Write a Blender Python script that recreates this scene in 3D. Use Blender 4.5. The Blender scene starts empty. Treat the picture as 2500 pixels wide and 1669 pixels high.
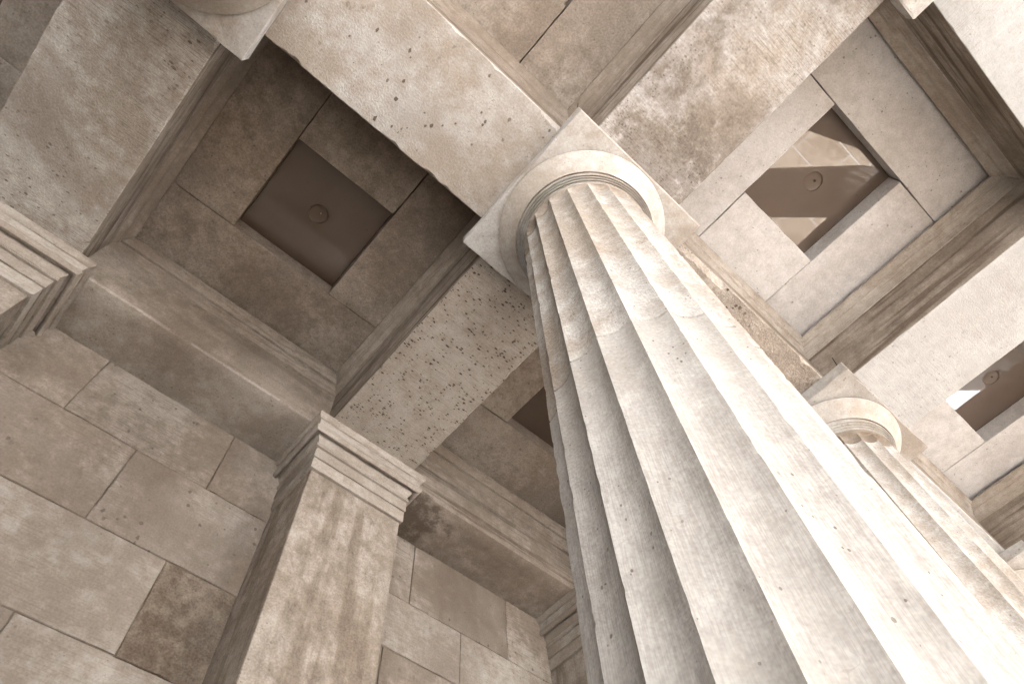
import bpy, bmesh, math, random
from mathutils import Vector, Matrix

# ------------------------------------------------------------------ frame of reference
U, CZ = 7.0, 1.6                      # survey unit in metres, camera height above the pavement
def W(x, y, z):                       # survey coordinates -> metres
    return Vector((x * U, y * U, CZ + z * U))
scene = bpy.context.scene
COL = scene.collection

# ------------------------------------------------------------------ camera
yaw, pitch, roll, FPX = 0.7479, 1.0994, -0.1041, 1650.26
cf = Vector((math.cos(yaw) * math.cos(pitch), math.sin(yaw) * math.cos(pitch), math.sin(pitch)))
cr = Vector((math.sin(yaw), -math.cos(yaw), 0))
cu = cr.cross(cf)
r2 = math.cos(roll) * cr + math.sin(roll) * cu
u2 = -math.sin(roll) * cr + math.cos(roll) * cu
cam = bpy.data.cameras.new('camera')
cam.sensor_width = 36.0
cam.lens = 36.0 * FPX / 2500.0
cam.clip_start, cam.clip_end = 0.05, 3000
camo = bpy.data.objects.new('camera', cam)
COL.objects.link(camo)
camo.matrix_world = Matrix(((r2.x, u2.x, -cf.x, 0), (r2.y, u2.y, -cf.y, 0), (r2.z, u2.z, -cf.z, CZ), (0, 0, 0, 1)))
scene.camera = camo

# ------------------------------------------------------------------ sky, sun, exposure
SUN_EL = math.radians(56)
SUN_TRAVEL = Vector((-0.745, 0.667)).normalized()
world = bpy.data.worlds.new('World')
scene.world = world
world.use_nodes = True
wn, wl = world.node_tree.nodes, world.node_tree.links
wn.clear()
sky = wn.new('ShaderNodeTexSky'); sky.sky_type = 'NISHITA'; sky.sun_disc = False
sky.sun_elevation = SUN_EL
sky.sun_rotation = math.atan2(-SUN_TRAVEL.x, -SUN_TRAVEL.y)
bw = wn.new('ShaderNodeRGBToBW')
tint = wn.new('ShaderNodeMix'); tint.data_type = 'RGBA'; tint.blend_type = 'MULTIPLY'; tint.inputs[0].default_value = 1.0
tint.inputs[7].default_value = (1.0, 0.985, 0.96, 1)
bg = wn.new('ShaderNodeBackground'); bg.inputs['Strength'].default_value = 0.10
wo = wn.new('ShaderNodeOutputWorld')
wl.new(sky.outputs[0], bw.inputs[0]); wl.new(bw.outputs[0], tint.inputs[6])
wl.new(tint.outputs[2], bg.inputs['Color']); wl.new(bg.outputs[0], wo.inputs[0])
sd = bpy.data.lights.new('sun', 'SUN'); sd.energy = 4.5; sd.angle = math.radians(0.5); sd.color = (1.0, 0.988, 0.965)
so = bpy.data.objects.new('sun', sd); COL.objects.link(so)
dv = Vector((SUN_TRAVEL.x * math.cos(SUN_EL), SUN_TRAVEL.y * math.cos(SUN_EL), -math.sin(SUN_EL)))
so.rotation_euler = dv.to_track_quat('-Z', 'Y').to_euler()
so.location = (20, -20, 30)
vs = scene.view_settings
vs.view_transform = 'Standard'; vs.look = 'None'; vs.gamma = 1.0; vs.use_curve_mapping = False
vs.exposure = 4.2
scene.render.engine = 'CYCLES'
cy = scene.cycles
cy.max_bounces = 6; cy.diffuse_bounces = 2; cy.glossy_bounces = 2; cy.use_denoising = True
cy.use_adaptive_sampling = True; cy.adaptive_threshold = 0.04; cy.adaptive_min_samples = 20
cy.caustics_reflective = False; cy.caustics_refractive = False
cy.sample_clamp_indirect = 12.0

# ------------------------------------------------------------------ survey values
X1, Y1, D, DY = 0.3232, 0.1342, 0.6338, 0.6313
BX = 0.0877
AW, ZA = 0.1278, 0.9735
ZC, ZL = 1.159, 1.198
YW, YWB, YP = 0.7958, 0.6892, 0.6825
PW = 0.0878
HO, XO, YO_IN = 0.0978, 0.0044, 0.4493
ZF = -CZ / U
Y2 = 0.1327 - DY
def XC(i): return 0.3252 + (i - 1) * D
YO_OUT = 0.1327 - DY / 2

# ------------------------------------------------------------------ helpers
def link(name, verts, faces, mat, parent=None, origin=None, smooth=None):
    me = bpy.data.meshes.new(name)
    o0 = origin if origin is not None else Vector((0, 0, 0))
    me.from_pydata([tuple(Vector(v) - o0) for v in verts], [], faces)
    me.materials.append(mat)
    bm = bmesh.new(); bm.from_mesh(me)
    bmesh.ops.recalc_face_normals(bm, faces=bm.faces)
    bm.to_mesh(me); bm.free()
    if smooth is not None:
        for pl in me.polygons: pl.use_smooth = True
        me.set_sharp_from_angle(angle=math.radians(smooth))
    me.update()
    ob = bpy.data.objects.new(name, me)
    COL.objects.link(ob)
    if parent is not None: ob.parent = parent
    else: ob.location = o0
    return ob
def thing(name, label, cat, loc, group=None):
    o = bpy.data.objects.new(name, None); COL.objects.link(o)
    o.location = loc; o.empty_display_size = 0.3
    o['label'] = label; o['category'] = cat
    if group: o['group'] = group
    return o
def tag(o, label, cat, group=None):
    o['label'] = label; o['category'] = cat
    if group: o['group'] = group
    return o
def copy_tree(o, parent=None):
    c = o.copy(); COL.objects.link(c); c.parent = parent
    for ch in list(o.children): copy_tree(ch, c)
    return c
def box_data(x0, x1, y0, y1, z0, z1, bev=0.008, rng=None, wob=0.0):
    """bevelled box; edges subdivided and nibbled a little when rng is given"""
    bm = bmesh.new()
    bmesh.ops.create_cube(bm, size=1.0)
    for v in bm.verts:
        v.co.x = x0 if v.co.x < 0 else x1
        v.co.y = y0 if v.co.y < 0 else y1
        v.co.z = z0 if v.co.z < 0 else z1
    if bev > 0:
        bmesh.ops.bevel(bm, geom=bm.edges[:], offset=bev, offset_type='OFFSET', segments=1, profile=0.5, affect='EDGES')
    if rng is not None and wob > 0:
        big = [e for e in bm.edges if e.calc_length() > 0.35]
        bmesh.ops.subdivide_edges(bm, edges=big, cuts=9, use_grid_fill=True)
        for v in bm.verts:
            nb = [abs(v.co.x - x0) < bev * 1.1 or abs(v.co.x - x1) < bev * 1.1,
                  abs(v.co.y - y0) < bev * 1.1 or abs(v.co.y - y1) < bev * 1.1,
                  abs(v.co.z - z0) < bev * 1.1 or abs(v.co.z - z1) < bev * 1.1]
            if sum(nb) >= 2:
                c = Vector(((x0 + x1) / 2, (y0 + y1) / 2, (z0 + z1) / 2))
                k = rng.random()
                a = wob * (k if k < 0.85 else k * 2.6)
                dvec = Vector([math.copysign(1, (c - v.co)[i]) if nb[i] else 0 for i in range(3)])
                v.co += dvec * a
    vs_ = [v.co.copy() for v in bm.verts]
    bm.verts.index_update()
    fs = [[v.index for v in f.verts] for f in bm.faces]
    bm.free()
    return vs_, fs
def ubox(name, x0, x1, y0, y1, z0, z1, mat, parent=None, bev=0.008, rng=None, wob=0.0, base=None, gap=0.0, dz=0.0):
    a, b = W(x0, y0, z0), W(x1, y1, z1)
    g = gap
    v, f = box_data(a.x + g, b.x - g, a.y + g, b.y - g, a.z + g + dz, b.z - g + dz, bev, rng, wob)
    return link(name, v, f, mat, parent, base)

# ------------------------------------------------------------------ materials
class NT:
    def __init__(s, name):
        s.m = bpy.data.materials.new(name); s.m.use_nodes = True
        s.n, s.l = s.m.node_tree.nodes, s.m.node_tree.links
        s.n.clear()
    def node(s, t, **kw):
        o = s.n.new(t)
        for k, v in kw.items(): setattr(o, k, v)
        return o
    def put(s, sock, val):
        if hasattr(val, 'links') or hasattr(val, 'is_linked'): s.l.new(val, sock)
        else: sock.default_value = val
    def math(s, op, a, b=0.0, c=0.0, clamp=False):
        o = s.node('ShaderNodeMath', operation=op, use_clamp=clamp)
        s.put(o.inputs[0], a); s.put(o.inputs[1], b); s.put(o.inputs[2], c)
        return o.outputs[0]
    def mix(s, f, a, b, mode='MIX'):
        o = s.node('ShaderNodeMix', data_type='RGBA', blend_type=mode)
        s.put(o.inputs[0], f); s.put(o.inputs[6], a); s.put(o.inputs[7], b)
        return o.outputs[2]
    def noise(s, vec, scale, detail=5, rough=0.55, dist=0.0):
        o = s.node('ShaderNodeTexNoise')
        s.l.new(vec, o.inputs['Vector'])
        o.inputs['Scale'].default_value = scale; o.inputs['Detail'].default_value = detail
        o.inputs['Roughness'].default_value = rough; o.inputs['Distortion'].default_value = dist
        return o.outputs['Fac']
    def step(s, v, a, b):                       # smooth ramp 0..1 between a and b
        o = s.node('ShaderNodeMapRange', interpolation_type='SMOOTHSTEP')
        s.put(o.inputs['Value'], v)
        o.inputs['From Min'].default_value = a; o.inputs['From Max'].default_value = b
        return o.outputs['Result']
    def mapv(s, vec, scale=(1, 1, 1), rot=(0, 0, 0)):
        o = s.node('ShaderNodeMapping')
        s.l.new(vec, o.inputs['Vector'])
        o.inputs['Scale'].default_value = scale; o.inputs['Rotation'].default_value = rot
        return o.outputs[0]

ALB = 0.56
def sepia(v):                                   # stone of value v: pale is nearly neutral, dark is brown
    q = min(1.0, max(0.0, (v - 0.28) / 0.5))
    return (v, v * (0.784 + 0.168 * q), v * (0.60 + 0.29 * q))
def stone(name, light=(0.66, 0.63, 0.60), dark=(0.53, 0.485, 0.44), stain=(0.30, 0.235, 0.19), dirt=0.35, dirt_lo=0.50, stain_scale=0.6,
          pits=0.35, pit_scale=(36, 36, 36), pit_mask=0.6, tool=None, tool_amt=0.25, tool_lo=0.50, drip=None, drip_amt=0.0, mottle=0.5,
          vary=0.06, bump=0.4, rough_bump=0.0, lines=0.35, deep=False, pit_all=False, spots=()):
    light, dark, stain = [tuple(v * ALB for v in (c_ if c_[2] > 0.905 * c_[0] else sepia(c_[0]))) for c_ in (light, dark, stain)]
    t = NT(name)
    tc = t.node('ShaderNodeTexCoord'); oi = t.node('ShaderNodeObjectInfo')
    off = t.node('ShaderNodeVectorMath', operation='SCALE'); off.inputs[0].default_value = (37.0, 53.0, 71.0)
    t.l.new(oi.outputs['Random'], off.inputs['Scale'])
    add = t.node('ShaderNodeVectorMath', operation='ADD')
    t.l.new(tc.outputs['Object'], add.inputs[0]); t.l.new(off.outputs[0], add.inputs[1])
    P = add.outputs[0]
    big = t.noise(P, 0.9, 4, 0.62)
    mid = t.noise(P, 6.5, 4, 0.68)
    fine = t.noise(P, 48.0, 1, 0.6)
    mixv = t.math('ADD', t.math('MULTIPLY', big, 0.62), t.math('MULTIPLY', mid, 0.38))
    col = t.mix(t.step(mixv, 0.40, 0.60), dark + (1,), light + (1,))
    # brown discolouration with its own cloudy shape
    s1 = t.noise(P, stain_scale, 5, 0.7, 0.3)
    st = t.math('MULTIPLY', t.step(s1, dirt_lo, dirt_lo + 0.17), t.step(mid, 0.28, 0.58))
    col = t.mix(t.math('MULTIPLY', st, dirt), col, stain + (1,))
    for (sx_, sy_, sz_, sr_, sa_) in spots:    # ragged dark patches: stain on the column beam, painted shade on the wall beam
        vd = t.node('ShaderNodeVectorMath', operation='DISTANCE'); t.l.new(tc.outputs['Object'], vd.inputs[0]); vd.inputs[1].default_value = (sx_, sy_, sz_)
        ds = t.math('ADD', t.math('DIVIDE', vd.outputs['Value'], sr_), t.math('MULTIPLY_ADD', mid, 2.6, -1.3))
        ds = t.math('ADD', ds, t.math('MULTIPLY_ADD', s1, 1.6, -0.8))
        col = t.mix(t.math('MULTIPLY', t.math('SUBTRACT', 1.0, t.step(ds, 0.35, 1.05)), sa_), col, tuple(v * 0.8 for v in stain) + (1,))
    # grain
    both = t.math('MULTIPLY_ADD', t.math('ADD', t.math('MULTIPLY', mid, 0.5), t.math('MULTIPLY', fine, 0.5)), 1.7 * mottle, 1.0 - 0.85 * mottle)
    height = t.math('MULTIPLY', fine, 0.35)
    if rough_bump: height = t.math('ADD', height, t.math('MULTIPLY', mid, rough_bump))
    # marks of the mason's comb
    if tool is not None:
        tn = t.step(t.noise(t.mapv(P, tool), 1.0, 1, 0.5), tool_lo, tool_lo + 0.14)
        tm = t.math('MULTIPLY', tn, t.step(s1, 0.66, 0.40))
        col = t.mix(t.math('MULTIPLY', tm, tool_amt), col, stain + (1,))
        if deep: height = t.math('SUBTRACT', height, t.math('MULTIPLY', tn, 0.22))
    if drip is not None:                        # water streaks
        dn = t.noise(t.mapv(P, drip), 1.0, 4, 0.62)
        col = t.mix(t.math('MULTIPLY', t.step(dn, 0.47, 0.66), drip_amt), col, stain + (1,))
    # pits
    vo = t.node('ShaderNodeTexVoronoi', feature='F1')
    t.l.new(t.mapv(P, pit_scale), vo.inputs['Vector']); vo.inputs['Scale'].default_value = 1.0
    sepc = t.node('ShaderNodeSeparateColor'); t.l.new(vo.outputs['Color'], sepc.inputs[0])
    size = t.math('MULTIPLY_ADD', t.step(sepc.outputs[0], pit_mask, 1.0), 0.44, -0.06)
    dd = t.math('SUBTRACT', t.math('ADD', vo.outputs['Distance'], t.math('MULTIPLY_ADD', mid, 1.3, -0.65)), size)
    pit = t.math('MULTIPLY', t.math('SUBTRACT', 1.0, t.step(dd, -0.08, 0.05)), t.step(sepc.outputs[0], pit_mask, pit_mask + 0.02))
    if not pit_all: pit = t.math('MULTIPLY', pit, t.step(big, 0.36, 0.56))
    col = t.mix(t.math('MULTIPLY', pit, pits, clamp=True), col, (0.085, 0.064, 0.05, 1))
    if deep and pits > 0.9: height = t.math('SUBTRACT', height, t.math('MULTIPLY', pit, 0.5))
    if lines:                                   # shell and hairline marks
        ln = t.math('ABSOLUTE', t.math('SUBTRACT', t.noise(P, 10.0, 2, 0.5), 0.5))
        lm = t.math('MULTIPLY', t.math('SUBTRACT', 1.0, t.step(ln, 0.004, 0.014)), t.step(mid, 0.53, 0.62))
        col = t.mix(t.math('MULTIPLY', lm, lines), col, stain + (1,))
    vr = t.math('MULTIPLY', t.math('MULTIPLY_ADD', oi.outputs['Random'], 2 * vary, 1.0 - vary), both)
    cv = t.node('ShaderNodeCombineColor'); [t.l.new(vr, cv.inputs[i]) for i in range(3)]
    col = t.mix(1.0, col, cv.outputs[0], 'MULTIPLY')
    bp = t.node('ShaderNodeBump'); bp.inputs['Strength'].default_value = bump; bp.inputs['Distance'].default_value = 0.03
    t.l.new(height, bp.inputs['Height'])
    bs = t.node('ShaderNodeBsdfDiffuse')
    t.l.new(col, bs.inputs['Color'])
    t.l.new(bp.outputs[0], bs.inputs['Normal'])
    out = t.node('ShaderNodeOutputMaterial'); t.l.new(bs.outputs[0], out.inputs[0])
    return t.m

XT, YT = (6.0, 120, 40), (120, 6.0, 40)          # comb strokes running along x, along y
BROWN = dict(light=(0.540, 0.454, 0.379), dark=(0.430, 0.348, 0.283), stain=(0.235, 0.174, 0.134))
M_COL = stone('fluted_limestone', light=(0.70, 0.678, 0.65), dark=(0.62, 0.59, 0.562), dirt=0.45, dirt_lo=0.48, tool=(150, 150, 7.0), tool_amt=0.24, tool_lo=0.44, pits=0.7, pit_scale=(70, 70, 45), pit_mask=0.95, vary=0.02, bump=0.4, lines=0.2)
M_COLU = stone('fluted_limestone_weathered', light=(0.70, 0.675, 0.645), dark=(0.54, 0, 0), stain=(0.30, 0, 0), dirt=0.55, dirt_lo=0.43, stain_scale=1.3, tool=(150, 150, 12.0), tool_amt=0.2, tool_lo=0.44, pits=0.6, pit_scale=(60, 60, 45), pit_mask=0.93, vary=0.02, bump=0.5, lines=0.2, mottle=0.7)
M_NECK = stone('neck_limestone_soiled', light=(0.58, 0, 0), dark=(0.44, 0, 0), stain=(0.26, 0, 0), dirt=0.8, dirt_lo=0.42, stain_scale=1.5, pits=0.4, pit_mask=0.92, vary=0.02, bump=0.3)
M_CAP = stone('capital_limestone', light=(0.69, 0.665, 0.635), dark=(0.57, 0.525, 0.48), dirt=0.55, dirt_lo=0.48, pits=0.4, pit_mask=0.9, vary=0.02, bump=0.25)
M_BEAM_Y = stone('beam_limestone_cross_tooled', light=(0.74, 0.665, 0.59), dark=(0.54, 0.46, 0.39), dirt=0.7, tool=XT, tool_amt=0.55, pits=0.7, pit_scale=(20, 36, 20), pit_mask=0.74, vary=0.02, mottle=0.7)
M_BEAM_X = stone('beam_limestone_fossil', dirt=0.40, dirt_lo=0.52, tool=YT, tool_amt=0.15, pits=0.9, pit_scale=(24, 17, 20), pit_mask=0.86, vary=0.02, lines=0.6)
M_SPECK = stone('beam_limestone_speckled', light=(0.620, 0.565, 0.520), dark=(0.520, 0.439, 0.370), dirt=0.40, pits=1.0, pit_all=True, pit_scale=(20, 44, 30), pit_mask=0.30, tool=XT, tool_amt=0.35, vary=0.02, bump=0.6, deep=True)
M_SOOT = stone('beam_limestone_sooty', spots=((0.1, 1.25, 0.0, 0.8, 0.5), (0.4, 0.5, 0.0, 0.6, 0.25)), light=(0.660, 0.635, 0.617), dark=(0.570, 0.530, 0.500), dirt=0.85, dirt_lo=0.46, stain=(0.220, 0.169, 0.130), tool=XT, tool_amt=0.38, pits=0.6, pit_scale=(32, 48, 30), pit_mask=0.55, vary=0.02, stain_scale=0.8, mottle=0.8)
M_ERODE = stone('beam_limestone_eroded', light=(0.620, 0.575, 0.541), dark=(0.500, 0.426, 0.361), dirt=0.6, dirt_lo=0.46, stain=(0.240, 0.174, 0.130), pits=1.0, pit_scale=(18, 18, 18), pit_mask=0.45, vary=0.02, bump=0.9, rough_bump=1.6, stain_scale=0.9, mottle=0.9)
M_PALE = stone('beam_limestone_clean', light=(0.70, 0.695, 0.682), dark=(0.645, 0.63, 0.612), dirt=0.25, dirt_lo=0.58, pits=0.5, pit_mask=0.92, tool=XT, tool_amt=0.2, vary=0.02, bump=0.25, mottle=0.3)
M_PALE_X = stone('beam_limestone_clean_long', light=(0.51, 0.505, 0.497), dark=(0.46, 0.45, 0.44), dirt=0.2, dirt_lo=0.58, pits=0.5, pit_mask=0.92, tool=YT, tool_amt=0.35, vary=0.02, bump=0.25, mottle=0.3)
M_SLAB = stone('ceiling_slab_limestone_brown', dirt=0.5, dirt_lo=0.46, pits=0.5, pit_mask=0.9, vary=0.04, bump=0.3, mottle=0.8, lines=0.5, **BROWN)
M_SLABD = stone('ceiling_slab_limestone_umber_shaded', light=(0.50, 0, 0), dark=(0.385, 0, 0), stain=(0.190, 0.140, 0.105), dirt=0.5, dirt_lo=0.46, pits=0.5, pit_mask=0.9, vary=0.05, bump=0.3, mottle=0.9, lines=0.5)  # browner slab copy; part of the coffer's shade is put into its colour
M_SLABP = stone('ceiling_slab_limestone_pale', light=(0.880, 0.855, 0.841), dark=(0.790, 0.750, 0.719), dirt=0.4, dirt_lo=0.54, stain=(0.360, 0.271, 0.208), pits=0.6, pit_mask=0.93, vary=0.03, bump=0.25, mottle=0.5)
M_MOULD = stone('moulding_limestone', dirt=0.55, dirt_lo=0.46, pits=0.3, pit_mask=0.9, vary=0.05, bump=0.25, tool=(5, 5, 60), tool_amt=0.35, lines=0, **BROWN)
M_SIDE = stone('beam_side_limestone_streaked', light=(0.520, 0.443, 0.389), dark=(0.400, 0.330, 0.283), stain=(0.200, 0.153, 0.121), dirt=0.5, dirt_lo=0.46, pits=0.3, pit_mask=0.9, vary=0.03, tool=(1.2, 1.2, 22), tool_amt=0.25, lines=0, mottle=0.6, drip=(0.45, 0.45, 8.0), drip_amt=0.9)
M_WALLBEAM2 = stone('wall_beam_limestone_shaded', light=(0.56, 0, 0), dark=(0.42, 0, 0), stain=(0.22, 0, 0), dirt=0.7, dirt_lo=0.44, pits=0.4, pit_mask=0.92, vary=0.03, mottle=0.6, drip=(0.6, 2.0, 2.0), drip_amt=0.3, spots=((-1.3, 0.0, 0.0, 0.7, 0.8),))  # darker tone and end spot paint the soffit's shade beside the pilaster
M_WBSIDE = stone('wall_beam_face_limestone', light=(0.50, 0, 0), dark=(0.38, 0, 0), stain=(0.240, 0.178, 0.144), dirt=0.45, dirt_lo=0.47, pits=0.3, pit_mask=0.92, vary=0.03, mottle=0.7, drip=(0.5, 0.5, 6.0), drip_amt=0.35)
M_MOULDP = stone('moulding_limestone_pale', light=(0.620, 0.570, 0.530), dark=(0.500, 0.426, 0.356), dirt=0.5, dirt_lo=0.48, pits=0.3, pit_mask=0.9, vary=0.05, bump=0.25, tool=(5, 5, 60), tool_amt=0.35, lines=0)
M_WALLBEAM = stone('wall_beam_limestone', light=(0.62, 0, 0), dark=(0.48, 0, 0), dirt=0.5, dirt_lo=0.46, stain=(0.250, 0.183, 0.138), pits=0.5, pit_mask=0.92, vary=0.03, bump=0.25, mottle=0.6)
M_WALL = stone('wall_block_limestone', light=(0.575, 0, 0), dark=(0.40, 0, 0), dirt=0.6, dirt_lo=0.45, stain=(0.250, 0.178, 0.134), pits=0.6, pit_scale=(20, 20, 16), pit_mask=0.86, drip=(2.6, 2.6, 0.7), drip_amt=0.22, vary=0.09, bump=0.35, mottle=0.55, tool=(4, 4, 55), tool_amt=0.35)
M_WALLPALE = stone('wall_block_limestone_bleached', light=(0.64, 0, 0), dark=(0.48, 0, 0), dirt=0.5, dirt_lo=0.48, stain=(0.320, 0.246, 0.202), pits=0.5, pit_mask=0.9, vary=0.03, bump=0.3, mottle=0.5, tool=(4, 4, 55), tool_amt=0.25)
M_WALLMID = stone('wall_block_limestone_smoky', light=(0.52, 0, 0), dark=(0.38, 0, 0), dirt=0.6, dirt_lo=0.46, stain=(0.190, 0.143, 0.116), pits=0.4, pit_mask=0.9, vary=0.03, bump=0.3, mottle=0.6)
M_WALLDARK = stone('wall_block_limestone_grimy', light=(0.400, 0.319, 0.255), dark=(0.250, 0.188, 0.147), stain=(0.120, 0.089, 0.068), dirt=0.7, dirt_lo=0.47, pits=0.4, pit_mask=0.86, vary=0.03, bump=0.3, mottle=1.0, lines=0.2)
M_PIL = stone('pilaster_limestone', light=(0.56, 0.492, 0.432), dark=(0.40, 0.332, 0.280), dirt=0.5, dirt_lo=0.48, stain=(0.270, 0.198, 0.147), pits=0.4, pit_mask=0.9, drip=(4.5, 4.5, 0.5), drip_amt=0.75, vary=0.02, bump=0.3, mottle=0.8)
M_FLOOR = stone('paving_limestone', light=(0.40, 0, 0), dark=(0.30, 0, 0), dirt=0.4, pits=0.4, pit_mask=0.8, vary=0.10, bump=0.3, mottle=1.0)
M_GROUND = stone('plaza_paving', light=(0.800, 0.795, 0.801), dark=(0.720, 0.710, 0.714), dirt=0.15, pits=0.2, pit_mask=0.9, vary=0.0, bump=0.1, stain_scale=0.15, lines=0)
def simple(name, col, rough, metal=0.0, spec=0.5, spots=0.0, coat=0.0):
    t = NT(name)
    tc = t.node('ShaderNodeTexCoord')
    n1 = t.noise(tc.outputs['Object'], 3.0, 5, 0.6)
    n2 = t.noise(tc.outputs['Object'], 24.0, 3, 0.6)
    c = t.mix(n1, tuple(v * 0.85 for v in col) + (1,), tuple(min(1, v * 1.12) for v in col) + (1,))
    if spots:
        c = t.mix(t.math('MULTIPLY', t.step(n2, 0.70, 0.74), spots), c, (0.02, 0.016, 0.013, 1))
    bs = t.node('ShaderNodeBsdfPrincipled')
    t.l.new(c, bs.inputs['Base Color']); bs.inputs['Roughness'].default_value = rough
    bs.inputs['Metallic'].default_value = metal; bs.inputs['Specular IOR Level'].default_value = spec
    bs.inputs['Coat Weight'].default_value = coat; bs.inputs['Coat Roughness'].default_value = 0.01; bs.inputs['Coat IOR'].default_value = 1.85
    out = t.node('ShaderNodeOutputMaterial'); t.l.new(bs.outputs[0], out.inputs[0])
    return t.m
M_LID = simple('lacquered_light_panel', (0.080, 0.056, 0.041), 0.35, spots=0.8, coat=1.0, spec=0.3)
M_DISH = simple('lacquered_light_dish', (0.10, 0.073, 0.055), 0.45, coat=0.12, spec=0.3)
M_IRON = simple('old_iron', (0.03, 0.024, 0.02), 0.7, metal=0.6)
M_GLINT = simple('glint_metal', (0.7, 0.66, 0.6), 0.15, metal=1.0)
M_ROOF = simple('roof_underside', (0.30, 0.26, 0.22), 0.9)

# ------------------------------------------------------------------ ground
gv = [(-600, -600, -0.004), (600, -600, -0.004), (600, 600, -0.004), (-600, 600, -0.004)]
g = link('ground', gv, [(0, 1, 2, 3)], M_GROUND); g['kind'] = 'structure'
pav = bpy.data.objects.new('pavement', None); COL.objects.link(pav); pav['kind'] = 'structure'
rng = random.Random(4)
PX, PY = 1.30, 0.92
sv, sf = box_data(-PX / 2 + 0.008, PX / 2 - 0.008, -PY / 2 + 0.008, PY / 2 - 0.008, 0.0, 0.06, 0.008)
pm = None
for j in range(17):  # outer rows, out of view, added to cut light bounced onto the front beams
    for i in range(15):
        if pm is None:
            po = link('paving_slab', sv, sf, M_FLOOR, pav); pm = po.data
        else:
            po = bpy.data.objects.new('paving_slab', pm); COL.objects.link(po); po.parent = pav
        po.location = (-1.6 + i * PX + (j % 2) * PX / 2, -9.92 + j * PY, -0.058 + rng.uniform(0, 0.003))

# ------------------------------------------------------------------ fluted columns
NF, PH = 20, math.radians(9)
def r_arris(z): return 0.0905 + 0.0147 * (0.915 - z)
def make_column():
    root = thing('fluted_column', 'x', 'column', (0, 0, 0), 'fluted columns of the portico')
    rngc = random.Random(11)
    NS = 10
    chips = []
    for k in range(NF):
        lst = []
        for _ in range(26):
            lst.append((rngc.uniform(ZF, 0.89), rngc.uniform(0.003, 0.011), rngc.uniform(0.0002, 0.0011)))
        chips.append(lst)
    def ring(z, inset=0.0, depth_k=1.0):
        ra = r_arris(z); pts = []
        half = math.pi / NF
        dep = 0.0049 * (ra / 0.095) * depth_k
        for k in range(NF):
            ch = 0.0
            for (cz_, ln_, am) in chips[k]:
                q = abs(z - cz_) / ln_
                if q < 1: ch = max(ch, am * (1 - q * q))
            for s in range(NS):
                tt = s / NS
                a = PH + (k + tt) * 2 * math.pi / NF
                w = 2 * tt - 1
                # circular-arc flute between two arrises
                rr = ra * math.cos(half) / math.cos(w * half) if depth_k > 0 else ra
                rr = ra + (rr - ra) * depth_k
                rr -= dep * (1 - abs(w) ** 2.2)
                if s == 0: rr -= ch
                if s in (1, NS - 1): rr += 0.0
                rr -= inset
                pts.append((rr * U * math.cos(a), rr * U * math.sin(a), CZ + z * U))
        return pts
    def loft(name, rings, mat, cap=True, smooth=28, parent=root):
        n = len(rings[0]); v = [p for r in rings for p in r]; f = []
        for i in range(len(rings) - 1):
            for j in range(n):
                a, b = i * n + j, i * n + (j + 1) % n
                f.append((a, b, b + n, a + n))
        if cap:
            f.append(tuple(range(n))[::-1]); f.append(tuple((len(rings) - 1) * n + j for j in range(n)))
        return link(name, v, f, mat, parent, None, smooth)
    J = [ZF, 0.10, 0.481, 0.896]
    for a, b in zip(J[:-1], J[1:]):
        g = 0.0003; n = int((b - a) / 0.0045); rg = [ring(a + g, 0.0009), ring(a + g + 0.0008)]
        for i in range(1, n): rg.append(ring(a + g + 0.0008 + (b - a - 2 * g - 0.0016) * i / n))
        rg += [ring(b - g - (0.0026 if b > 0.8 else 0.0016)), ring(b - g, 0.0028 if b > 0.8 else 0.0018)]
        loft('drum', rg, M_COLU if b > 0.8 else M_COL)
    # neck: the flutes end in scooped heads under the annulets
    rg = [ring(0.8966, 0.0034), ring(0.8985, 0.0012, 1.1), ring(0.9002, 0.0, 1.2)]
    for i in range(1, 4): rg.append(ring(0.9002 + 0.0035 * i, 0.0, 1.2))
    for i in range(1, 9):
        q = i / 8.0; rg.append(ring(0.9107 + 0.0045 * math.sin(q * math.pi / 2), -0.0006 * q, 1.2 * math.cos(q * math.pi / 2)))
    rg.append(ring(0.9215, -0.0006, 0.0))
    loft('neck', rg, M_NECK)
    def lathe(name, prof, mat, n=96, smooth=30):
        rings = [[(r * U * math.cos(2 * math.pi * i / n), r * U * math.sin(2 * math.pi * i / n), CZ + z * U) for i in range(n)] for r, z in prof]
        return loft(name, rings, mat, True, smooth)
    ann = [(0.0860, 0.9222), (0.0880, 0.9222)]
    r, z = 0.0905, 0.9222
    for k in range(4):                          # rings parted by slots cut upward
        ann += [(r, z), (r + 0.0009, z + 0.0003), (r + 0.0010, z + 0.0010), (r + 0.0010, z + 0.0120), (r + 0.0025, z + 0.0120)]
        r += 0.0025; z += 0.0040
        ann[-1] = (r, z + 0.0080)
    ann += [(0.0990, 0.9448)]
    lathe('annulets', ann, M_CAP)
    ech = [(0.0970, 0.9460), (0.1008, 0.9420), (0.1016, 0.9418), (0.1026, 0.9440), (0.1062, 0.9505), (0.1120, 0.9558), (0.1175, 0.9612), (0.1218, 0.9660), (0.1242, 0.9684), (0.1246, 0.9700), (0.1238, 0.9712), (0.1210, 0.9718), (0.1150, 0.9720), (0.1150, 0.97345)]
    lathe('echinus', ech, M_CAP, 128)
    v, f = box_data(-AW * U, AW * U, -AW * U, AW * U, CZ + ZA * U, CZ + 0.9997 * U, 0.012, random.Random(3), 0.006)
    link('abacus', v, f, M_CAP, root)
    v, f = box_data(-BX * U, BX * U, -BX * U, BX * U, CZ + 1.0003 * U, CZ + ZC * U, 0.0)
    link('bearing_block', v, f, M_BEAM_X, root)
    return root
c1 = make_column()
c1.location = (X1 * U, Y1 * U, 0); c1.rotation_euler.z = 0
c1['label'] = 'large pale fluted column nearest the camera, running down to the bottom right'
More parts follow.
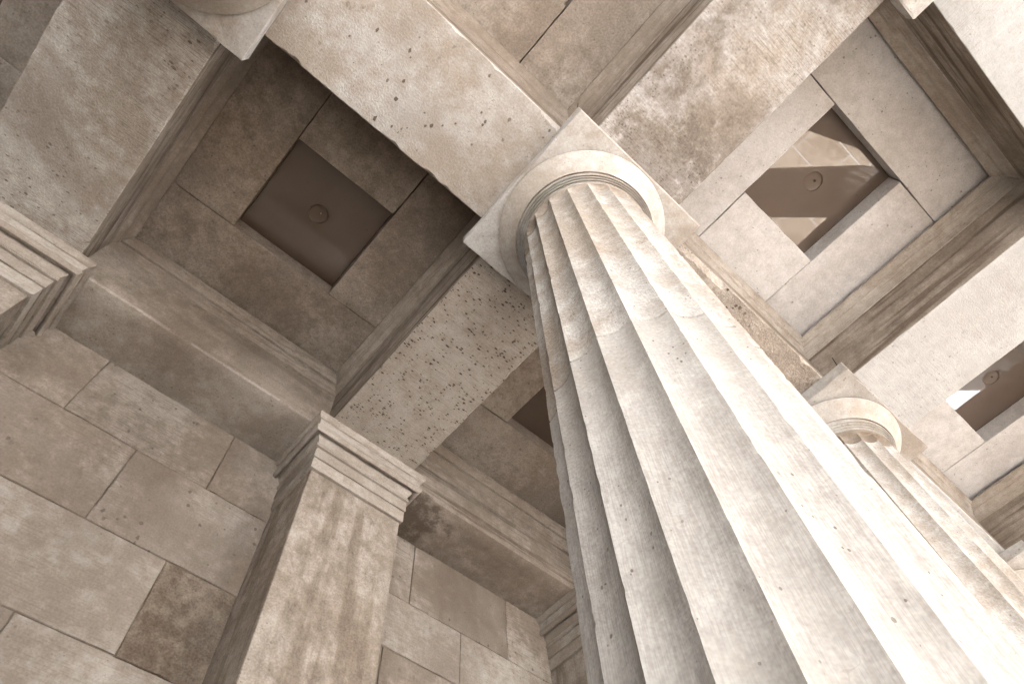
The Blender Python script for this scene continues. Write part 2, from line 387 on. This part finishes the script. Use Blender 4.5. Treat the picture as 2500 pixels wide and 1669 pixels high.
G_C = 'fluted columns of the portico'
def put_col(i, y, label):
    c = copy_tree(c1); c.location = (XC(i) * U, y * U, 0); c['label'] = label; c['group'] = G_C
    c.rotation_euler.z = math.pi / 2 * ((i * 3 + 1) % 4)
    return c
YR = 0.1327
put_col(0, YR, 'round capital and abacus corner cut off by the top left picture edge')
put_col(2, YR, 'second fluted column, partly hidden behind the right side of the large one')
put_col(3, YR, 'third capital, just showing at the right picture edge below the second column')
put_col(1, Y2, 'square abacus corner at the top right edge beside the dark recessed panel')
OUT = 'fluted column of the front row standing outside the picture'
for i in (-1, 0, 2, 3, 4, 5): put_col(i, Y2, OUT)
OUT2 = 'fluted column of the inner row standing outside the picture'
for i in (4, 5): put_col(i, YR, OUT2)

# ------------------------------------------------------------------ beams
OVOLO = [(0.0004, 0.158), (0.0010, 0.105), (0.0024, 0.075), (0.0028, 0.042), (0.0025, 0.026), (0.0018, 0.013), (0.0010, 0.0050), (0.0, 0.001)]
def make_beam(name, label, x0, x1, y0, y1, axis, mat, seed, chip=0.006, top=None, group='ceiling beams between the columns', parent=None, notch=None):
    """loft of a rectangular section with nibbled lower arrises"""
    rg_ = random.Random(seed)
    a, b = W(x0, y0, 1.0), W(x1, y1, top or (ZC - 0.0005))
    L = (b.y - a.y) if axis == 1 else (b.x - a.x)
    n = max(8, int(L / 0.045))
    lo, hi = (a.x, b.x) if axis == 1 else (a.y, b.y)
    base = Vector(((a.x + b.x) / 2, (a.y + b.y) / 2, a.z))
    def chipf():
        arr = [rg_.random() * chip for _ in range(n + 1)]
        arr = [(arr[max(0, i - 1)] + arr[i] + arr[min(n, i + 1)]) / 3 for i in range(n + 1)]
        for _ in range(int(L * 2.2)):
            c0, w, h = rg_.uniform(0, n), rg_.uniform(0.7, 2.6), rg_.uniform(0.5, 2.8) * chip
            for i in range(n + 1):
                q = abs(i - c0) / w
                if q < 1: arr[i] += h * (1 - q * q)
        return arr
    c1_, c2_ = chipf(), chipf()
    for (side_, t0_, t1_, dep_) in (notch or ()):
        arr_ = c1_ if side_ == 0 else c2_
        for i in range(n + 1):
            if t0_ <= i / n <= t1_: arr_[i] += dep_ * rg_.uniform(0.75, 1.1)
    v, f = [], []
    NI = 5
    for i in range(n + 1):
        t = i / n
        s = (a.y if axis == 1 else a.x) + L * t
        e1, e2 = 0.004 + c1_[i], 0.004 + c2_[i]
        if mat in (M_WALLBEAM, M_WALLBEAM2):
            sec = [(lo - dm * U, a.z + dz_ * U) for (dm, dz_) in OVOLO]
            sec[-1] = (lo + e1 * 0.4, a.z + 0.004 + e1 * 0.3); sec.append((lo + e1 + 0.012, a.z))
        else:
            sec = [(lo, b.z), (lo, a.z + 0.4), (lo, a.z + e1 * 1.2), (lo + e1, a.z)]
        for k in range(1, NI): sec.append((lo + (hi - lo) * k / NI, a.z))
        sec += [(hi - e2, a.z), (hi, a.z + e2 * 1.2), (hi, a.z + 0.4), (hi, b.z)]
        for (q, z) in sec:
            v.append((q, s, z) if axis == 1 else (s, q, z))
    m = len(sec)
    for i in range(n):
        for j in range(m):
            p, q = i * m + j, i * m + (j + 1) % m
            f.append((p, q, q + m, p + m))
    f.append(tuple(range(m))); f.append(tuple(n * m + j for j in range(m))[::-1])
    ob = link(name, v, f, mat, parent, base, 30)
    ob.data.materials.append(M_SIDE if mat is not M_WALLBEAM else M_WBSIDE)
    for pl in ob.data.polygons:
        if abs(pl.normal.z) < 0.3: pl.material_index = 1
    if parent is None: tag(ob, label, 'beam', group)
    return ob
e = 0.0004
def beam_y(i, y0, y1, label, mat, seed, chip=0.006, notch=None): return make_beam('ceiling_beam', label, XC(i) - BX, XC(i) + BX, y0, y1, 1, mat, seed, chip, notch=notch)
def beam_x(i, yc, label, mat, seed, chip=0.006, notch=None): return make_beam('ceiling_beam', label, XC(i) + BX + e, XC(i + 1) - BX - e, yc - BX, yc + BX, 0, mat, seed, chip, notch=notch)
yin0, yin1 = YR + BX + e, YW + 0.03
beam_y(0, yin0, yin1, 'scratched beam soffit at the far left running down to the left pilaster', M_BEAM_Y, 1, 0.007, ((1, 0.735, 0.775, 0.06), (1, 0.69, 0.705, 0.04)))
beam_y(1, yin0, yin1, 'speckled pitted beam between the large column and the pilaster', M_SPECK, 2, 0.009)
beam_y(2, yin0, yin1, 'inner beam hidden behind the large column shaft', M_BEAM_Y, 3)
beam_y(-1, yin0, yin1, 'inner beam beyond the left picture edge', M_BEAM_Y, 4)
beam_y(3, yin0, yin1, 'inner beam beyond the lower right picture edge', M_BEAM_Y, 5)
yo0, yo1 = Y2 + BX + e, YR - BX - e
beam_y(1, yo0, yo1, 'soot-stained beam rising from the large capital to the upper right', M_SOOT, 6, 0.004)
beam_y(2, yo0, yo1, 'clean white beam rising from the second capital to the right edge', M_PALE, 7, 0.003)
beam_y(3, yo0, yo1, 'outer beam above the third capital at the lower right edge', M_PALE, 8)
beam_y(0, yo0, yo1, 'outer beam above the top left capital, outside the picture', M_BEAM_Y, 9)
beam_y(4, yo0, yo1, 'outer beam beyond the right picture edge', M_PALE, 10)
beam_x(-1, YR, 'long beam left of the top left capital, outside the picture', M_BEAM_X, 21)
beam_x(0, YR, 'wide pale fossil-flecked beam from the top left capital to the large capital', M_BEAM_X, 22, 0.009, ((0, 0.84, 0.995, 0.03),))
beam_x(1, YR, 'eroded crumbling beam behind the large shaft, leading to the second capital', M_ERODE, 23, 0.014, ((0, 0.0, 0.35, 0.06),))
beam_x(2, YR, 'pale beam between the second and third capitals', M_PALE, 24)
beam_x(0, Y2, 'front beam above the top picture edge', M_BEAM_X, 25)
beam_x(1, Y2, 'bright white beam across the top right corner', M_PALE_X, 26, 0.003)
beam_x(2, Y2, 'front beam beyond the right picture edge, first from the corner', M_PALE, 27)
beam_x(3, Y2, 'front beam beyond the right picture edge, second from the corner', M_PALE, 28)
beam_x(3, YR, 'inner long beam beyond the right picture edge', M_PALE, 29)
G_WB = 'beams along the wall head'
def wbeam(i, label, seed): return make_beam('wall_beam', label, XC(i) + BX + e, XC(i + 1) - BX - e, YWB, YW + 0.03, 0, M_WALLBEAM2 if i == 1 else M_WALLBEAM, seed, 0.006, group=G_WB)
wbeam(-1, 'wall beam left of the left pilaster', 31)
wbeam(0, 'smooth wall beam below the dark recessed panel, between two pilasters', 32)
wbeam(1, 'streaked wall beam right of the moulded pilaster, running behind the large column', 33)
wbeam(2, 'wall beam hidden at the far right behind the columns', 34)

# ------------------------------------------------------------------ coffers
PROF = [(-0.001, 1.108), (0.0010, 1.110), (0.0016, 1.117), (0.0060, 1.1200), (0.0098, 1.1215), (0.0104, 1.1245), (0.0090, 1.1268), (0.0030, 1.1275), (0.0030, 1.1335), (0.0095, 1.1338),
        (0.0112, 1.1370), (0.0148, 1.1412), (0.0200, 1.1430), (0.0220, 1.1434), (0.0220, 1.1488), (0.0080, 1.1490), (0.0080, 1.1578), (-0.001, 1.1578)]
PROF_PLAIN = [(-0.001, 1.108), (0.0008, 1.110), (0.0012, 1.120), (0.0034, 1.1285), (0.0066, 1.1330), (0.0085, 1.1338), (0.0085, 1.1352), (0.0105, 1.1358),
              (0.0118, 1.1385), (0.0152, 1.1415), (0.0200, 1.1432), (0.0220, 1.1436), (0.0220, 1.1482), (0.0080, 1.1484), (0.0080, 1.1578), (-0.001, 1.1578)]
def make_coffer(i, inner, label, ms=None, mm=None):
    ms, mm = ms or M_SLAB, mm or M_MOULD
    xa, xb = XC(i) + BX, XC(i + 1) - BX
    if inner: ya, yb, yo = YR + BX, YWB, YO_IN
    else: ya, yb, yo = Y2 + BX, YR - BX, YO_OUT
    xo = (XC(i) + XC(i + 1)) / 2 + XO
    base = W((xa + xb) / 2, (ya + yb) / 2, ZC)
    root = thing('coffer', label, 'ceiling coffer', base, 'square ceiling coffers with a light opening')
    rg_ = random.Random(100 + i * 7 + inner)
    prof = PROF if inner else PROF_PLAIN
    # moulding: four mitred lengths
    for side in range(4):
        v, f = [], []; n = 24; m = len(prof)
        for k in range(n + 1):
            t = k / n
            for (mo, z) in prof:
                if side in (0, 2):
                    lo_, hi_ = xa + mo, xb - mo
                    x = lo_ + (hi_ - lo_) * t; y = ya + mo if side == 0 else yb - mo
                else:
                    lo_, hi_ = ya + mo, yb - mo
                    y = lo_ + (hi_ - lo_) * t; x = xa + mo if side == 1 else xb - mo
                w = W(x, y, z)
                w += Vector((rg_.uniform(-1, 1), rg_.uniform(-1, 1), rg_.uniform(-1, 1))) * 0.0022
                v.append(w)
        for k in range(n):
            for j in range(m):
                p, q = k * m + j, k * m + (j + 1) % m
                f.append((p, q, q + m, p + m))
        f.append(tuple(range(m))); f.append(tuple(n * m + j for j in range(m))[::-1])
        link('moulding', v, f, mm, root, base, 35)
    # slabs round the opening
    o1, o2, q1, q2 = xo - HO, xo + HO, yo - HO, yo + HO
    if inner:
        S = [(xa, o1, ya, q2), (o1, o2, ya, q1), (o2, xb, ya, q2), (xa, xb, q2, yb)]
    else:
        S = [(xa, xb, ya, q1), (xa, o1, q1, yb), (o1, o2, q2, yb), (o2, xb, q1, yb)]
    for (a0, a1, b0, b1) in S:
        g = 0.00055
        ubox('ceiling_slab', a0 + g, a1 - g, b0 + g, b1 - g, ZC, ZL - 0.0006, ms, root, 0.006, rg_, 0.0025, base, 0, rg_.uniform(-0.004, 0.004))
    # lacquered panel with a round dish
    c = W(xo, yo, ZL); hs = (HO + 0.022) * U; rad = 0.0175 * U; N = 48
    v, f = [], []
    for k in range(N):
        a = 2 * math.pi * k / N + math.pi / 4
        dx, dy = math.cos(a), math.sin(a); s = hs / max(abs(dx), abs(dy))
        v.append((c.x + dx * s, c.y + dy * s, c.z)); v.append((c.x + dx * rad, c.y + dy * rad, c.z))
    for k in range(N):
        k2 = (k + 1) % N; f.append((2 * k, 2 * k + 1, 2 * k2 + 1, 2 * k2))
    n0 = len(v)
    for k in range(N):
        a = 2 * math.pi * k / N + math.pi / 4
        dx, dy = math.cos(a), math.sin(a); s = hs / max(abs(dx), abs(dy))
        v.append((c.x + dx * s, c.y + dy * s, c.z + 0.03)); v.append((c.x + dx * rad, c.y + dy * rad, c.z + 0.03))
    for k in range(N):
        k2 = (k + 1) % N
        f.append((n0 + 2 * k, n0 + 2 * k + 1, n0 + 2 * k2 + 1, n0 + 2 * k2)); f.append((2 * k, 2 * k2, n0 + 2 * k2, n0 + 2 * k)); f.append((2 * k + 1, 2 * k2 + 1, n0 + 2 * k2 + 1, n0 + 2 * k + 1))
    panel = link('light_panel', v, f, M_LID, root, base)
    v, f = [], []; RN = 8
    for q in range(RN + 1):
        th = (q / RN) * math.pi / 2
        rr = rad * 0.99 * math.cos(th); zz = 0.006 + rad * 0.16 * math.sin(th)
        for k in range(N):
            a = 2 * math.pi * k / N; v.append((c.x + rr * math.cos(a), c.y + rr * math.sin(a), c.z + zz))
    for q in range(RN):
        for k in range(N):
            f.append((q * N + k, q * N + (k + 1) % N, (q + 1) * N + (k + 1) % N, (q + 1) * N + k))
    link('dish', v, f, M_DISH, panel, base, 60)
    if True:  # made-up knob: bright metal for the dish's glint, iron for its dark hole
        v, f = [], []
        for q, (rr, zz) in enumerate([(0.0, 0.010), (0.010, 0.010), (0.014, 0.014), (0.014, 0.022), (0.014, 0.05)]):
            for k in range(16):
                a = 2 * math.pi * k / 16; v.append((c.x + 0.02 + rr * math.cos(a), c.y - 0.02 + rr * math.sin(a), c.z + zz))
        for q in range(4):
            for k in range(16):
                f.append((q * 16 + k, q * 16 + (k + 1) % 16, (q + 1) * 16 + (k + 1) % 16, (q + 1) * 16 + k))
        link('dish_knob', v, f, M_GLINT if inner else M_IRON, panel, base, 40)
    return root
make_coffer(-1, True, 'coffer glimpsed at the top left picture corner left of the scratched beam')
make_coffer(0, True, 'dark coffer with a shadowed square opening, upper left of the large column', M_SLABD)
make_coffer(1, True, 'coffer partly hidden behind the left edge of the large shaft')
make_coffer(2, True, 'inner coffer hidden behind the columns at the lower right')
make_coffer(0, False, 'brown-stained coffer at the top middle, above the wide pale beam')
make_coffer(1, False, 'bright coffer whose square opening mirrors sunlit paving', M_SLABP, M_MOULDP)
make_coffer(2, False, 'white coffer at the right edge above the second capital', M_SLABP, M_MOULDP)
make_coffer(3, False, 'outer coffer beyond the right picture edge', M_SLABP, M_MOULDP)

# ------------------------------------------------------------------ wall of squared blocks
wall = thing('stone_wall', 'brown block wall behind the pilasters at the lower left', 'wall', W(0.3, YW, ZF))
wb = W(0.3, YW, ZF)
rw = random.Random(8)
def block(x0, x1, z0, z1, mat=None):
    pr = rw.uniform(-0.004, 0.004)
    a, b = W(x0, YW, z0), W(x1, YW + 0.055, z1)
    g = 0.0035
    v, f = box_data(a.x + g, b.x - g, a.y + pr, b.y, a.z + g, b.z - g, 0.007, rw, 0.003)
    return link('block', v, f, mat or M_WALL, wall, wb)
xa, xb = XC(0) + PW, XC(1) - PW
xc, xd = XC(1) + PW, XC(2) - PW
ztop = 0.9974
def course(xl, xr, cuts, z0, z1, darks=(), mats=None):
    xs = [xl] + [c for c in cuts if xl < c < xr] + [xr]
    for k in range(len(xs) - 1):
        ob = block(xs[k], xs[k + 1], z0, z1, M_WALLDARK if k in darks else (mats[k] if mats else None))
course(xa, xb, (-0.102, 0.128), 0.856, ztop, (), (M_WALLMID, M_WALL, M_WALLMID))
course(xa, xb, (0.012,), 0.7055, 0.856)
course(xa, xb, (-0.10, 0.1285), 0.556, 0.7055, (2,), (M_WALLPALE, M_WALLPALE, None))
course(xa, xb, (0.012,), 0.407, 0.556, (), (M_WALLPALE, M_WALLPALE))
course(xa, xb, (-0.10, 0.1285), 0.257, 0.407)
course(xa, xb, (0.012,), 0.10, 0.257)
course(xa, xb, (-0.10, 0.1285), ZF, 0.10)
course(xc, xd, (0.525, 0.757), 0.856, ztop)
course(xc, xd, (0.642,), 0.750, 0.856, (), (M_WALLPALE, M_WALLPALE))
course(xc, xd, (0.484, 0.700), 0.600, 0.750)
course(xc, xd, (0.60, 0.757), 0.45, 0.60)
course(xc, xd, (0.525, 0.70), 0.28, 0.45)
course(xc, xd, (0.642,), 0.10, 0.28)
course(xc, xd, (0.525, 0.757), ZF, 0.10)
for (l, r_) in ((XC(-1) - 0.1, XC(0) - PW), (XC(2) + PW, XC(3) - PW), (XC(3) + PW, XC(5))):
    for k, z in enumerate([ZF, 0.10, 0.257, 0.407, 0.556, 0.7055, 0.856]):
        z1 = [0.10, 0.257, 0.407, 0.556, 0.7055, 0.856, ztop][k]
        n = max(2, round((r_ - l) / 0.23)); o = 0.5 if k % 2 else 0.0
        course(l, r_, [l + (r_ - l) * (q + o) / n for q in range(0, n + 1)], z, z1)
ubox('wall_core', XC(-1) - 0.1, XC(5), YW + 0.0545, YW + 0.16, ZF, 1.25, M_WALLBEAM, wall, 0, base=wb)

M_MORTAR = stone('lime_mortar', light=(0.40, 0.335, 0.285), dark=(0.22, 0.18, 0.15), dirt=0.6, dirt_lo=0.44, pits=0.2, pit_mask=0.9, lines=0)
v, f = box_data(XC(-1) * U, XC(5) * U, YW * U + 0.022, YW * U + 0.10, 0.0, CZ + 0.985 * U, 0.0)
link('mortar', v, f, M_MORTAR, wall, wb)

# ------------------------------------------------------------------ pilasters
def sweep(name, prof, mat, root, base, seed=0, smooth=35):
    rg_ = random.Random(seed); v, f = [], []
    m = len(prof)
    path = []
    for k in range(9): path.append(('l', k / 8))
    for k in range(1, 15): path.append(('f', k / 14))
    for k in range(1, 9): path.append(('r', k / 8))
    for (sg, t) in path:
        for (mo, z) in prof:
            xl, xr, yf, yk = -PW - mo, PW + mo, YP - mo, YW + 0.004
            if sg == 'l': x, y = xl, yk + (yf - yk) * t
            elif sg == 'f': x, y = xl + (xr - xl) * t, yf
            else: x, y = xr, yf + (yk - yf) * t
            j = Vector((rg_.uniform(-1, 1), rg_.uniform(-1, 1), rg_.uniform(-1, 1))) * (0.0022 if z < 0.9 or True else 0)
            v.append(Vector((x * U, y * U, CZ + z * U)) + j)
    n = len(path) - 1
    for k in range(n):
        for j in range(m):
            p, q = k * m + j, k * m + (j + 1) % m
            f.append((p, q, q + m, p + m))
    f.append(tuple(range(m))); f.append(tuple(n * m + j for j in range(m))[::-1])
    return link(name, v, f, mat, root, base, smooth)
M_PCAP = stone('pilaster_capital_limestone', light=(0.62, 0.55, 0.485), dark=(0.49, 0.41, 0.35), dirt=0.45, dirt_lo=0.47, pits=0.3, pit_mask=0.85, vary=0.04, bump=0.25, tool=(6, 6, 50), tool_amt=0.25)
def make_pilaster():
    base = Vector((0, 0, 0))
    root = thing('pilaster', 'x', 'pilaster', (0, 0, 0), 'pilasters against the wall')
    rg_ = random.Random(5)
    v, f = box_data(-PW * U, PW * U, YP * U, (YW + 0.004) * U, CZ + ZF * U, CZ + 0.8838 * U, 0.008, rg_, 0.004)
    link('shaft', v, f, M_PIL, root)
    I = -0.03
    sweep('neck_band', [(I, 0.8850), (0.0030, 0.8850), (0.0036, 0.8860), (0.0036, 0.9086), (I, 0.9090)], M_PCAP, root, None, 1)
    sweep('frieze_band', [(I, 0.9102), (0.0052, 0.9102), (0.0056, 0.9112), (0.0048, 0.9330), (0.0020, 0.9334), (0.0020, 0.9346), (0.0078, 0.9350), (0.0080, 0.9376), (0.0030, 0.9381), (0.0030, 0.9394), (0.0072, 0.9399), (0.0072, 0.9422), (I, 0.9426)], M_PCAP, root, None, 2)
    sweep('hawksbeak', [(I, 0.9432), (0.0040, 0.9432), (0.0050, 0.9475), (0.0075, 0.9520), (0.0100, 0.9560), (0.0090, 0.9625), (0.0130, 0.9632), (0.0160, 0.9575), (0.0190, 0.9568), (0.0218, 0.9590), (0.0228, 0.9630), (0.0218, 0.9672), (0.0190, 0.9692), (0.0100, 0.9696), (I, 0.9697)], M_PCAP, root, None, 3, 40)
    sweep('abacus_band', [(I, 0.9714), (0.0176, 0.9714), (0.0182, 0.9722), (0.0202, 0.9852), (I, 0.9854)], M_PCAP, root, None, 4)
    sweep('top_fillet', [(I, 0.9864), (0.0222, 0.9864), (0.0250, 0.9885), (0.0258, 0.9900), (0.0258, 0.9992), (I, 0.9995)], M_PCAP, root, None, 5)
    return root
p1 = make_pilaster(); p1.location = (XC(1) * U, 0, 0)
p1['label'] = 'pilaster with moulded capital left of the large column, in the lower middle'
for i, lab in ((0, 'pilaster with moulded capital cut by the left picture edge'), (2, 'shadowed pilaster capital just left of the large shaft near the bottom edge'), (-1, 'pilaster beyond the left picture edge'), (3, 'pilaster beyond the right, hidden by the columns')):
    q = copy_tree(p1); q.location = (XC(i) * U, 0, 0); q['label'] = lab

# ------------------------------------------------------------------ roof and added light-blocking wall
roof = ubox('roof', XC(-1) - 0.2, XC(5) + 0.3, Y2 - BX - 0.14, YW + 0.2, 1.262, 1.42, M_ROOF, None, 0.01, base=W(0.5, 0.1, 1.262))
tag(roof, 'roof slab lying over the portico ceiling', 'roof')
fr = ubox('frieze', XC(0) - BX, XC(5), Y2 - BX, Y2 + BX - 0.02, ZC, 1.2618, M_BEAM_X, None, 0.01, base=W(0.9, Y2, ZC))
tag(fr, 'plain frieze above the front beams, outside the picture', 'frieze')
sw = ubox('blocking_side_wall', XC(-1) - 0.2, XC(-1) - 0.1, Y2 - BX, YW + 0.16, ZF, 1.2618, M_WALL, None, 0.01, base=W(XC(-1) - 0.15, 0.1, ZF))  # unseen, added to keep light out of the left bays
tag(sw, 'plain unseen end wall added beyond the left picture edge to dim the left bays', 'wall')
# ------------------------------------------------------------------ iron pins
def pin(name, a, b, r, label):
    a, b = Vector(a), Vector(b); d = (b - a); L = d.length; q = d.to_track_quat('Z', 'Y')
    v, f = [], []
    for zz, rr in ((0, r), (L * 0.9, r * 0.9), (L, r * 0.35)):
        for k in range(6):
            an = 2 * math.pi * k / 6; v.append(a + q @ Vector((rr * math.cos(an), rr * math.sin(an), zz)))
    for s in range(2):
        for k in range(6): f.append((s * 6 + k, s * 6 + (k + 1) % 6, s * 6 + 6 + (k + 1) % 6, s * 6 + 6 + k))
    f.append(tuple(range(6))[::-1]); f.append(tuple(range(12, 18)))
    o = link(name, v, f, M_IRON, None, a); tag(o, label, 'pin', 'iron pins above the abacus corners'); return o
a = W(X1 - AW + 0.004, Y1 - AW + 0.006, 1.0); pin('iron_pin', a, a + Vector((-0.02, -0.06, 0.16)), 0.006, 'thin iron pin on the top corner of the large abacus')
a = W(X1 - AW + 0.002, Y1 - AW + 0.055, 1.0); pin('iron_pin', a, a + Vector((-0.03, 0.0, 0.20)), 0.006, 'thin iron pin left of the top corner of the large abacus')
a = W(XC(2) - AW + 0.006, YR - AW + 0.01, 1.0); pin('iron_pin', a, a + Vector((-0.03, -0.03, 0.17)), 0.006, 'thin iron pin on the top corner of the second abacus')
